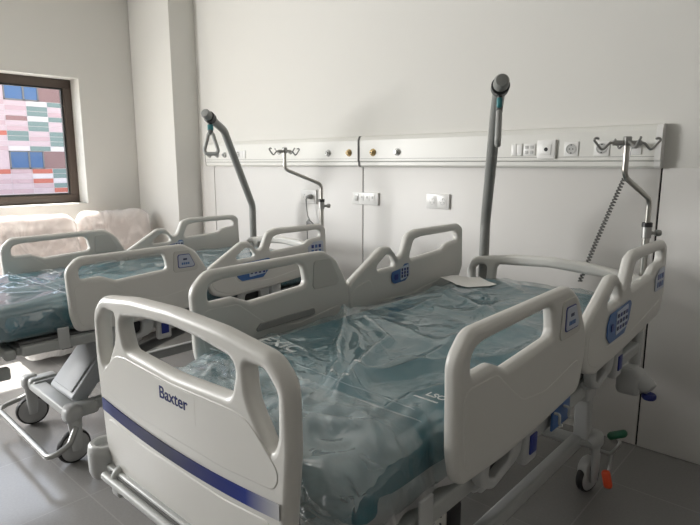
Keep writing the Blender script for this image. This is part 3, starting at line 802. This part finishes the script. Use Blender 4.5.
def make_mattress(loc, rz, dz, seed, label):
    root = empty('mattress', (loc.x, loc.y, .797 + dz), rz)
    sh = Vector((0, 0, -.797 - dz))
    for nm, core, ins, st in (('mattress_core', True, 0, .02), ('plastic_cover', False, .002, .0095)):
        bm = rbox_mesh(-.425 - ins, .425 + ins, (.155 if seed == 0 else .07) - ins, 2.135 + ins, .797, .992 + ins, .055, st, cover_fn(seed, dz, core))
        bmesh.ops.translate(bm, verts=bm.verts[:], vec=sh)
        me = bpy.data.meshes.new(nm); bm.to_mesh(me); bm.free()
        me.materials.append(M['teal'] if core else M['film'] if seed == 0 else M['film_flat'])
        o = bpy.data.objects.new(nm, me); COL.objects.link(o); o.parent = root
        if core: core_o = o
    zt = .9945 - .797 + .002
    text('printed_letters', 'EXIC', .078, M['white_ink'], core_o, Matrix.Translation((-.285, .56, zt + .003)), .0006, .001, 1.15)
    text('printed_letters', 'LSO', .036, M['white_ink'], core_o, Matrix.Translation((.366, .550, zt + .003)), .0006, .0005, .95)
    m = MB()
    for i in range(14): m.box((.318 + i * .0055, .515 + (.001 if i % 3 else 0), zt + .003), (.0038, .007, .001))
    m.build('printed_line', M['white_ink'], core_o)
    rnd_ = random.Random(seed + 3)
    def top_z(x, y): return .992 + foot_drop(y) * (1 if seed == 0 else .25) - .797 + .013
    m = MB()
    for (x0, y0, x1, y1, r_) in ((-.425, .368, .425, .392, .0016), (-.09, .455, .377, .432, .0010)):
        m.tube([Vector((x0 + (x1 - x0) * t / 30, y0 + (y1 - y0) * t / 30 + .003 * noise.noise(Vector((t * .5, seed, y0))), top_z(0, y0) + .003 * noise.noise(Vector((t * .7, 4, y0))))) for t in range(31)], r_, 6)
    m.build('film_seam', M['wrap_edge'], root)
    if seed == 0:          # the loose end of the bag folded over the foot end
        m = MB(); rows = []
        prof = fillet([(.386, top_z(0, .386) + .002), (.235, top_z(0, .235) + .010), (.130, top_z(0, .2) - .004), (.118, .06), (.108, .018)], .05, 8)
        P2 = []
        for p, q in zip(prof, prof[1:]):
            k_ = max(1, int(math.dist(p, q) / .009)); P2 += [(p[0] + (q[0] - p[0]) * t / k_, p[1] + (q[1] - p[1]) * t / k_) for t in range(k_)]
        P2.append(prof[-1])
        nx_ = 96
        for i, (y, z) in enumerate(P2):
            t = i / len(P2); row = []
            a, b = P2[max(i - 1, 0)], P2[min(i + 1, len(P2) - 1)]
            nn = Vector((0, -(b[1] - a[1]) * -1, 0)); dy, dz_ = b[0] - a[0], b[1] - a[1]
            nn = Vector((0, dz_, -dy)); nn = nn.normalized() if nn.length else Vector((0, 0, 1))
            if nn.z < -.2 or (abs(nn.z) < .2 and nn.y > 0): nn = -nn
            for j in range(nx_ + 1):
                x = -.437 + .874 * j / nx_
                e = max(0, abs(x) - .36) / .07
                v3 = Vector((x * 4.2 + t * 2.0, t * 4.5 - x * 1.6, 1.7))
                h = .024 * max(0, 1 - abs(noise.noise(v3)) * 2.3) + .012 * max(0, 1 - abs(noise.noise(v3 * 2.2)) * 2.4) + .008 * noise.noise(v3 * 1.3)
                h = max(0, h) * min(1, t * 5 + .04)
                p = Vector((x, y + e * e * .03 * (t > .5), z - .045 * e * e * (t < .6))) + nn * h
                row.append(m.bm.verts.new(p))
            rows.append(row)
        for A_, B_ in zip(rows, rows[1:]):
            for j in range(nx_): m.bm.faces.new((A_[j], A_[j + 1], B_[j + 1], B_[j])).smooth = True
        m.build('film_flap', M['film_flap'], root, angle=180)
    path = [(.428, .56), (.428, .45), (.428, .26), (.405, .185), (.33, .150), (.10, .143), (-.33, .150), (-.41, .19), (-.428, .4)]
    path = fillet(path, .05, 5); L = []
    for p, q in zip(path, path[1:]):
        n_ = max(1, int(math.dist(p, q) / .012)); L += [(p[0] + (q[0] - p[0]) * k / n_, p[1] + (q[1] - p[1]) * k / n_) for k in range(n_)]
    m = MB(); prev = None
    for i, (x, y) in enumerate(L if seed == 0 else []):
        n2 = Vector((L[min(i + 1, len(L) - 1)][1] - L[max(i - 1, 0)][1], -(L[min(i + 1, len(L) - 1)][0] - L[max(i - 1, 0)][0])))
        n2 = -n2.normalized() if n2.length else Vector((1, 0))
        if n2.x * x + n2.y * (y - 1.1) < 0: n2 = -n2
        row = []
        for k in range(7):
            t = k / 6
            w = .006 + t * (.012 + .009 * math.sin(i * .55 + seed) + .007 * noise.noise(Vector((i * .16, k * .5, seed))))
            row.append(m.bm.verts.new((x + n2.x * w, y + n2.y * w, .075 - t * .070 + .010 * noise.noise(Vector((i * .09, seed, 7))))))
        if prev:
            for a in range(6): m.bm.faces.new((prev[a], row[a], row[a + 1], prev[a + 1])).smooth = True
        prev = row
    if seed == 0: m.build('film_skirt', M['wrap'], root)
    else: m.bm.free()
    tag(root, label, 'mattress', 'wrapped mattresses')
    return root
make_mattress(BED_A, 0, 0, 0, 'teal mattress in clear plastic film on the nearer bed')
make_mattress(BED_B, BRZ, DZM, 1, 'teal mattress in clear plastic film on the farther bed by the window')

# paper sheet on the near mattress
surf = cover_fn(0, 0, False)
m = MB(); bm = m.bm; P = [Vector((-1.640, 2.545, 0)), Vector((-1.462, 2.425, 0)), Vector((-1.330, 2.595, 0)), Vector((-1.505, 2.735, 0))]
g = []
for i in range(25):
    row = []
    for j in range(25):
        u, v = i / 24, j / 24
        p = P[0] * (1 - u) * (1 - v) + P[1] * u * (1 - v) + P[2] * u * v + P[3] * (1 - u) * v
        c_ = [surf(Vector((p.x - BED_A.x + ex, p.y - BED_A.y + ey, .994)), Vector((0, 0, 1))).z for ex in (-.012, 0, .012) for ey in (-.012, 0, .012)]
        p.z = max(c_) + .003
        row.append(bm.verts.new(p))
    g.append(row)
for i in range(24):
    for j in range(24): bm.faces.new((g[i][j], g[i + 1][j], g[i + 1][j + 1], g[i][j + 1])).smooth = True
o = m.build('paper_sheet', M['paper'])
md = o.modifiers.new('thick', 'SOLIDIFY'); md.thickness = .0008
tag(o, 'white paper sheet lying on the nearer mattress beside the left head rail', 'paper')

# ------------------------------------------------------------------ trapeze poles
def make_trapeze(base, z0, zk, D, prof, hrot, label):
    D = Vector((D[0], D[1], 0)).normalized()
    root = empty('trapeze_pole', base)
    L0 = lambda l, z: (D.x * l, D.y * l, z)
    pts = fillet([L0(0, z0)] + [L0(l, z) for l, z in prof], .10, 8)
    MB().tube(pts, .0285, 18).build('pole', M['pole'], root)
    tip = Vector(pts[-1]); dirn = (Vector(pts[-1]) - Vector(pts[-2])).normalized()
    MB().lathe([(0, .034), (.026, .032), (.033, .02), (.034, -.02), (.030, -.028)], tip, dirn, 24).build('end_cap', M['pole'], root)
    MB().lathe([(.031, -.03), (.040, -.028), (.041, .012), (.036, .016), (.031, .016)], tip - dirn * .045, dirn, 24).build('strap_collar', M['black'], root)
    s = tip - dirn * .05
    m = MB().tube([s + Vector((0, 0, -.02)), s + Vector((0, 0, -.05))], .012, 10)
    so = m.build('strap', M['black'], root)
    rot = Matrix.Rotation(hrot, 4, 'Z')
    tg = MB().box(s + Vector((0, 0, -.070)), (.042, .026, .05), .011, 0, rot); tg.box(s + Vector((0, 0, -.098)), (.034, .03, .04), .010, 1, rot)
    tg.build('strap_adjuster', [M['teal_tag'], M['steel_dark']], root)
    ax = rot @ Vector((1, 0, 0))
    z = lambda v: Vector((0, 0, v))
    loop = [s + ax * .016 + z(-.108), s + ax * .026 + z(-.15), s + ax * .050 + z(-.228), s + ax * .038 + z(-.252), s - ax * .038 + z(-.252), s - ax * .050 + z(-.228), s - ax * .026 + z(-.15), s - ax * .016 + z(-.108)]
    MB().tube(fillet(loop, .035, 5, True), .0135, 12, closed=True).build('grip_handle', M['handle'], root)
    tag(root, label, 'trapeze pole', 'patient lifting poles')
make_trapeze((*TRAP_A, 0), .902, 0, (.53, -.848), [(0, 1.29), (.45, 1.845), (.58, 1.94), (.70, 1.968)], R(116), 'grey trapeze pole of the nearer bed, its handle seen edge on above the sockets')
make_trapeze((*TRAP_B, 0), .817, 0, (.48, -.88), [(0, 1.27), (.49, 1.865), (.75, 1.958)], R(42), 'grey bent trapeze pole of the farther bed with triangular grip in front of pillar')

# ------------------------------------------------------------------ drip poles
def make_drip(base, z0, zs, zk, off, ztop, label, hrot):
    root = empty('drip_pole', base); o = Vector((off[0], off[1], 0))
    MB().cyl((0, 0, z0), (0, 0, zs), .0165, 18).build('lower_tube', M['chrome'], root)
    c = MB().lathe([(.017, 0), (.021, .0), (.021, .045), (.017, .045)], (0, 0, zs - .025), (0, 0, 1), 20)
    ck = MB().lathe([(.0165, -.01), (.0235, -.008), (.0235, .012), (.0165, .014)], (0, 0, zs + .015), (0, 0, 1), 20)
    col = MB().lathe([(.018, -.02), (.0215, -.018), (.0215, -.07), (.018, -.072)], (0, 0, zs + .025), (0, 0, 1), 20)
    sd = Vector((.742, .67, 0))
    col.tube([Vector((0, 0, zs - .022)), sd * .055 + Vector((0, 0, zs - .022))], [.009, .009], 12)
    col.lathe([(0, .026), (.014, .024), (.016, .01), (.014, 0), (0, 0)], sd * .042 + Vector((0, 0, zs - .022)), sd, 18)
    col.build('clamp_knob', M['chrome_dark'], root)
    ck.build('collar', M['black'], root); c.bm.free()
    pts = fillet([Vector((0, 0, zs)), Vector((0, 0, zk)), o + Vector((0, 0, zk + .11)), o + Vector((0, 0, ztop))], .045, 8)
    MB().tube(pts, .0125, 14).build('upper_tube', M['chrome'], root)
    h = MB(); ax = Vector((math.cos(hrot), math.sin(hrot), 0)); t = o + Vector((0, 0, ztop)); pr = Vector((-ax.y, ax.x, 0))
    rm = Matrix.Rotation(hrot, 4, 'Z')
    h.box(t + Vector((0, 0, -.008)), (.125, .012, .022), .003, 0, rm); h.box(t, (.03, .03, .04), .006, 0, rm)
    for s in (-1, 1):
        h.tube(fillet([t + ax * (s * .05) + Vector((0, 0, -.006)), t + ax * (s * .075) + Vector((0, 0, -.008)), t + ax * (s * .105) + Vector((0, 0, -.04)), t + ax * (s * .145) + Vector((0, 0, .006)), t + ax * (s * .135) + Vector((0, 0, .014)), t + ax * (s * .122) + Vector((0, 0, .010))], .012, 4), .0052, 10)
        h.tube(fillet([t + pr * (s * .01), t + pr * (s * .07) + Vector((0, 0, -.03)), t + pr * (s * .115) + Vector((0, 0, .012))], .012, 4), .0052, 10)
    h.build('hook_cross', M['chrome_dark'], root)
    tag(root, label, 'drip pole', 'drip poles')
make_drip((*DRIP_A, 0), .902, 1.317, 1.455, (-.035, -.29), 1.715, 'steel drip pole with hooks at the right head corner of the nearer bed', R(42))
make_drip((*DRIP_B, 0), .817, 1.330, 1.468, (-.217, -.165), 1.718, 'steel drip pole with hooks at the head of the farther bed', R(88))

# ------------------------------------------------------------------ head-wall supply units
def make_unit(x0, x1, label, items):
    root = empty('bed_head_unit', (x0, WY, 1.595))
    L = x1 - x0
    H = .232
    prof = fillet([(0, 0), (-.040, 0), (-.052, .012), (-.052, .036), (-.060, .044), (-.060, .200), (-.045, .232), (0, .232)], [0, .006, .006, .003, .004, .015, .02, 0], 4, False)
    m = MB(); rings = [[m.bm.verts.new((x, p[0], p[1])) for p in prof] for x in (.004, L - .004)]
    n = len(prof)
    for i in range(n): m.bm.faces.new((rings[0][i], rings[0][(i + 1) % n], rings[1][(i + 1) % n], rings[1][i]))
    m.bm.faces.new(rings[0][::-1]); m.bm.faces.new(rings[1])
    m.build('housing', M['unit'], root)
    MB().box((L / 2, -.0535, .040), (L - .03, .006, .006)).build('cover_joint', M['unit_groove'], root)
    MB().box((L / 2, -.0605, .062), (L - .03, .001, .0025)).build('cover_joint', M['unit_groove'], root)
    for xx in (.0, L):
        e = MB(); sgn = 1 if xx == 0 else -1
        w = .004 if (sgn == 1 or 'right' not in label) else .03
        pr2 = [(p[0] * 1.05 - .001, p[1] * 1.0 + (.001 if p[1] > .1 else -.001)) for p in prof]
        r2 = [[e.bm.verts.new((xx + sgn * t, p[0], p[1])) for p in pr2] for t in (0.0, w)]
        for i in range(n): e.bm.faces.new((r2[0][i], r2[0][(i + 1) % n], r2[1][(i + 1) % n], r2[1][i]))
        e.bm.faces.new(r2[0][::-1]); e.bm.faces.new(r2[1])
        e.build('end_cap', M['plate'] if w > .01 else M['unit_groove'], root)
    for kind, x in items:
        x = x - x0; y = -.060; z = .108
        m = MB()
        if kind in ('gas', 'brass'):
            m.lathe([(0, .03), (.012, .03), (.013, .018), (.021, .016), (.022, .004), (.028, .003), (.029, 0)], (x, y, z), (0, -1, 0), 24, 0)
            m.lathe([(0, .032), (.006, .0315), (.006, .03)], (x, y, z), (0, -1, 0), 12, 1)
            m.build('gas_outlet', [M['brass'] if kind == 'brass' else M['chrome_dark'], M['black']], root)
        elif kind == 'switch':
            m.box((x - .018, y - .004, z), (.034, .008, .07), .003); m.box((x + .018, y - .004, z), (.034, .008, .07), .003)
            m.box((x, y - .001, z), (.078, .003, .078), .001, 1)
            m.build('light_switch', [M['plate'], M['unit']], root)
        elif kind == 'data':
            m.box((x, y - .003, z), (.075, .006, .072), .002)
            for i in range(2):
                for j in range(2): m.box((x - .016 + i * .032, y - .0065, z - .015 + j * .03), (.022, .003, .018), .001, 1)
            m.build('data_socket', [M['plate'], M['plate_grey']], root)
        elif kind == 'jack':
            m.box((x, y - .008, z), (.112, .016, .112), .004); m.box((x, y - .017, z), (.062, .004, .062), .002)
            m.lathe([(0, .003), (.011, .003), (.012, 0)], (x, y - .018, z), (0, -1, 0), 20, 1)
            m.build('call_socket', [M['plate'], M['black']], root)
        elif kind == 'socket':
            m.box((x, y - .003, z), (.082, .006, .082), .002)
            m.lathe([(.029, .004), (.027, .0045), (.025, .001), (.0, .001)], (x, y - .0055, z), (0, -1, 0), 28, 1)
            for s in (-1, 1):
                m.lathe([(0, .001), (.0035, .001), (.0035, 0)], (x + s * .0095, y - .0066, z), (0, -1, 0), 10, 2)
                m.box((x, y - .0075, z + s * .023), (.008, .003, .006), 0, 2)
            m.build('power_socket', [M['plate'], M['plate_grey'], M['black']], root)
        elif kind == 'call':
            m.box((x, y - .003, z), (.06, .006, .072), .002)
            m.lathe([(0, .02), (.014, .019), (.016, 0)], (x, y - .005, z + .012), (0, -1, 0), 18, 1)
            m.build('call_socket', [M['plate'], M['plate_grey']], root)
        elif kind == 'small':
            m.box((x, y - .003, z), (.05, .006, .06), .002); m.box((x, y - .007, z), (.025, .003, .03), .001, 1)
            m.build('blank_plate', [M['plate'], M['unit']], root)
    tag(root, label, 'headwall unit', 'bed head units')
make_unit(-4.985, -2.915, 'long cream headwall supply unit behind the farther bed, beside the pillar',
          [('gas', -4.90), ('gas', -4.772), ('gas', -4.648), ('small', -4.545), ('socket', -4.43), ('switch', -4.355), ('gas', -3.235), ('brass', -3.01)])
make_unit(-2.905, -.800, 'cream headwall supply unit at right with sockets behind the nearer bed',
          [('brass', -2.765), ('gas', -2.535), ('switch', -1.605), ('data', -1.525), ('jack', -1.415), ('socket', -1.27), ('socket', -1.10), ('call', -.925)])

# wall plates below the units
def plate_thing(name, x, z, w, h, label, cat, draw, group=None):
    root = empty(name, (x, WY - .012, z))
    m = MB().box((0, -.008, 0), (w, .016, h), .004); m.build('cover_plate', M['plate'], root)
    draw(root); return tag(root, label, cat, group)
def faces_socket(root):
    for s in (-1, 1):
        m = MB().box((s * .043, -.0168, 0), (.068, .0025, .074), .001)
        for a in (90, 210, 330): m.box((s * .043 + .014 * math.cos(R(a)), -.0185, .014 * math.sin(R(a))), (.0062, .003, .009), .0005, 1)
        m.lathe([(.021, .001), (.0225, .0015), (.024, .001)], (s * .043, -.0175, 0), (0, -1, 0), 20, 1)
        m.build('socket_insert', [M['plate'], M['plate_grey']], root)
plate_thing('double_power_socket', -2.20, 1.358, .19, .105, 'white double power socket on wall right of the panel joint, above left head rail', 'socket', faces_socket)
def faces_switches(root):
    for i, dx in enumerate((-.085, -.03, .025, .08)):
        m = MB().box((dx, -.0175, .008), (.042, .004, .052), .002)
        m.box((dx, -.0205, .012), (.016, .003, .018), .001, 1)
        if i == 0:
            m.box((dx, -.022, .0), (.03, .008, .04), .003, 1); m.box((dx, -.018, -.03), (.036, .004, .01), .001)
        m.build('switch_key', [M['plate'], M['plate_grey']], root)
plate_thing('switch_panel', -2.872, 1.350, .265, .095, 'white four-module socket strip straddling the wall panel joint', 'switch panel', faces_switches)
def faces_plug(root):
    m = MB().box((-.043, -.0168, 0), (.068, .0025, .074), .001)
    for a in (90, 210, 330): m.box((-.043 + .014 * math.cos(R(a)), -.0185, .014 * math.sin(R(a))), (.0062, .003, .009), .0005, 1)
    m.build('socket_insert', [M['plate'], M['plate_grey']], root)
    MB().box((.043, -.0168, 0), (.068, .0025, .074), .001).build('socket_insert', M['plate'], root)
plate_thing('double_power_socket', -3.512, 1.342, .19, .118, 'white double power socket with grey plug behind the farther bed', 'socket', faces_plug)
# plug with its cable
root = empty('power_cable', (-3.469, WY - .0345, 1.342))
MB().lathe([(0, .05), (.012, .048), (.016, .03), (.021, .012), (.021, 0), (0, 0)], (0, -.001, 0), (0, -1, 0), 18).build('plug', M['cable'], root)
m = MB().tube(fillet([(0, -.045, 0), (0, -.062, -.02), (-.004, -.05, -.11), (.006, -.05, -.16), (.045, -.05, -.215), (.012, -.05, -.235), (-.01, -.05, -.19), (.0, -.05, -.26), (.01, -.06, -.42)], .015, 5), .005, 8)
m.build('cable', M['cable'], root)
MB().box((.045, -.055, -.215), (.075, .02, .028), .008, 0, Matrix.Rotation(R(28), 4, 'Y')).build('cable_clip', M['cable'], root)
tag(root, 'grey plug and dangling cable with clip behind the farther bed', 'cable')

# coiled nurse-call cord from the right unit down behind the near headboard
root = empty('call_cord', (-.945, WY - .079, 1.715))
MB().lathe([(0, .045), (.014, .043), (.016, .02), (.012, 0)], (.02, -.022, 0), (0, -1, -.15), 16).build('cord_plug', M['plate_grey'], root)
A = Vector((-.012, -.03, -.175)); Bp = Vector((-.145, -.205, -.735))
N = 620; turns = 34; pts = []
d = (Bp - A); t = d.normalized(); a = t.orthogonal().normalized(); b = t.cross(a)
for i in range(N):
    u = i / (N - 1); th = 2 * math.pi * turns * u
    pts.append(A + d * u + (a * math.cos(th) + b * math.sin(th)) * .0095 + Vector((0, -.012 * math.sin(u * math.pi), 0)))
m = MB().tube(fillet([(.02, -.062, -.01), (.015, -.06, -.06), (-.008, -.035, -.12), pts[0]], .02, 5), .0038, 8)
m.build('straight_lead', M['plate'], root)
MB().tube(pts, .0042, 6).build('coil', M['cord'], root)
tag(root, 'dark coiled call cord hanging from the right headwall unit behind the bed', 'cord')

# ------------------------------------------------------------------ armchairs in plastic by the window
def make_chair(x, y, rz, seed, label):
    root = empty('armchair', (x, y, 0), rz)           # faces +x locally, back towards the window
    off = Vector((seed * 3.7, seed, 0))
    def puff(c, s, r, amp, nm, mt, rot=None, st=.025, low_in=0, par=None):
        def fn(p, n):
            p = p + n * (amp * noise.noise(p * 5 + off))
            if rot is not None: p = rot @ p
            return p + Vector(c)
        bm = rbox_mesh(-s[0] / 2, s[0] / 2, -s[1] / 2, s[1] / 2, -s[2] / 2, s[2] / 2, r, st, fn)
        me = bpy.data.meshes.new(nm); bm.to_mesh(me); bm.free(); me.materials.append(mt)
        o = bpy.data.objects.new(nm, me); COL.objects.link(o); o.parent = par or root; return o
    tilt = Matrix.Rotation(R(-14), 4, 'Y')
    bk = puff((-.34, 0, .77), (.17, .68, .72), .075, .012, 'backrest', M['chair'], tilt)
    puff((.03, 0, .45), (.66, .54, .17), .06, .01, 'seat', M['chair'])
    for s in (-1, 1): puff((.03, s * .285, .53), (.70, .11, .30), .045, .008, 'armrest', M['chair'])
    MB().box((.0, 0, .21), (.62, .58, .30), .05).build('base', M['chair_base'], root)
    for sx in (-1, 1):
        for sy in (-1, 1): MB().cyl((sx * .26, sy * .25, 0), (sx * .26, sy * .25, .07), .022, 14).build('foot', M['black'], root)
    # plastic bag over the chair
    def wrapfn(amp, c, rot):
        def fn(p, n):
            v = p * 5 + off
            p = p + n * (.012 + amp * abs(noise.noise(v)) + amp * .5 * noise.noise(v * 2.6))
            if rot is not None: p = rot @ p
            return p + Vector(c)
        return fn
    for (c, s, r, rot, nm) in (((-.34, 0, .77), (.20, .72, .75), .10, tilt, 'plastic_wrap'), ((.06, 0, .36), (.80, .70, .60), .06, None, 'plastic_wrap')):
        bm = rbox_mesh(-s[0] / 2, s[0] / 2, -s[1] / 2, s[1] / 2, -s[2] / 2, s[2] / 2, r, .022, wrapfn(.022, c, rot))
        me = bpy.data.meshes.new(nm); bm.to_mesh(me); bm.free(); me.materials.append(M['wrap'])
        o = bpy.data.objects.new(nm, me); COL.objects.link(o); o.parent = root
    tag(root, label, 'armchair', 'wrapped armchairs')
make_chair(-5.20, 1.825, R(-4), 1, 'beige armchair in plastic wrap, the sunlit one directly under the window')
make_chair(-5.24, 2.605, R(-4), 2, 'beige armchair in plastic wrap, the one nearer the corner pillar')
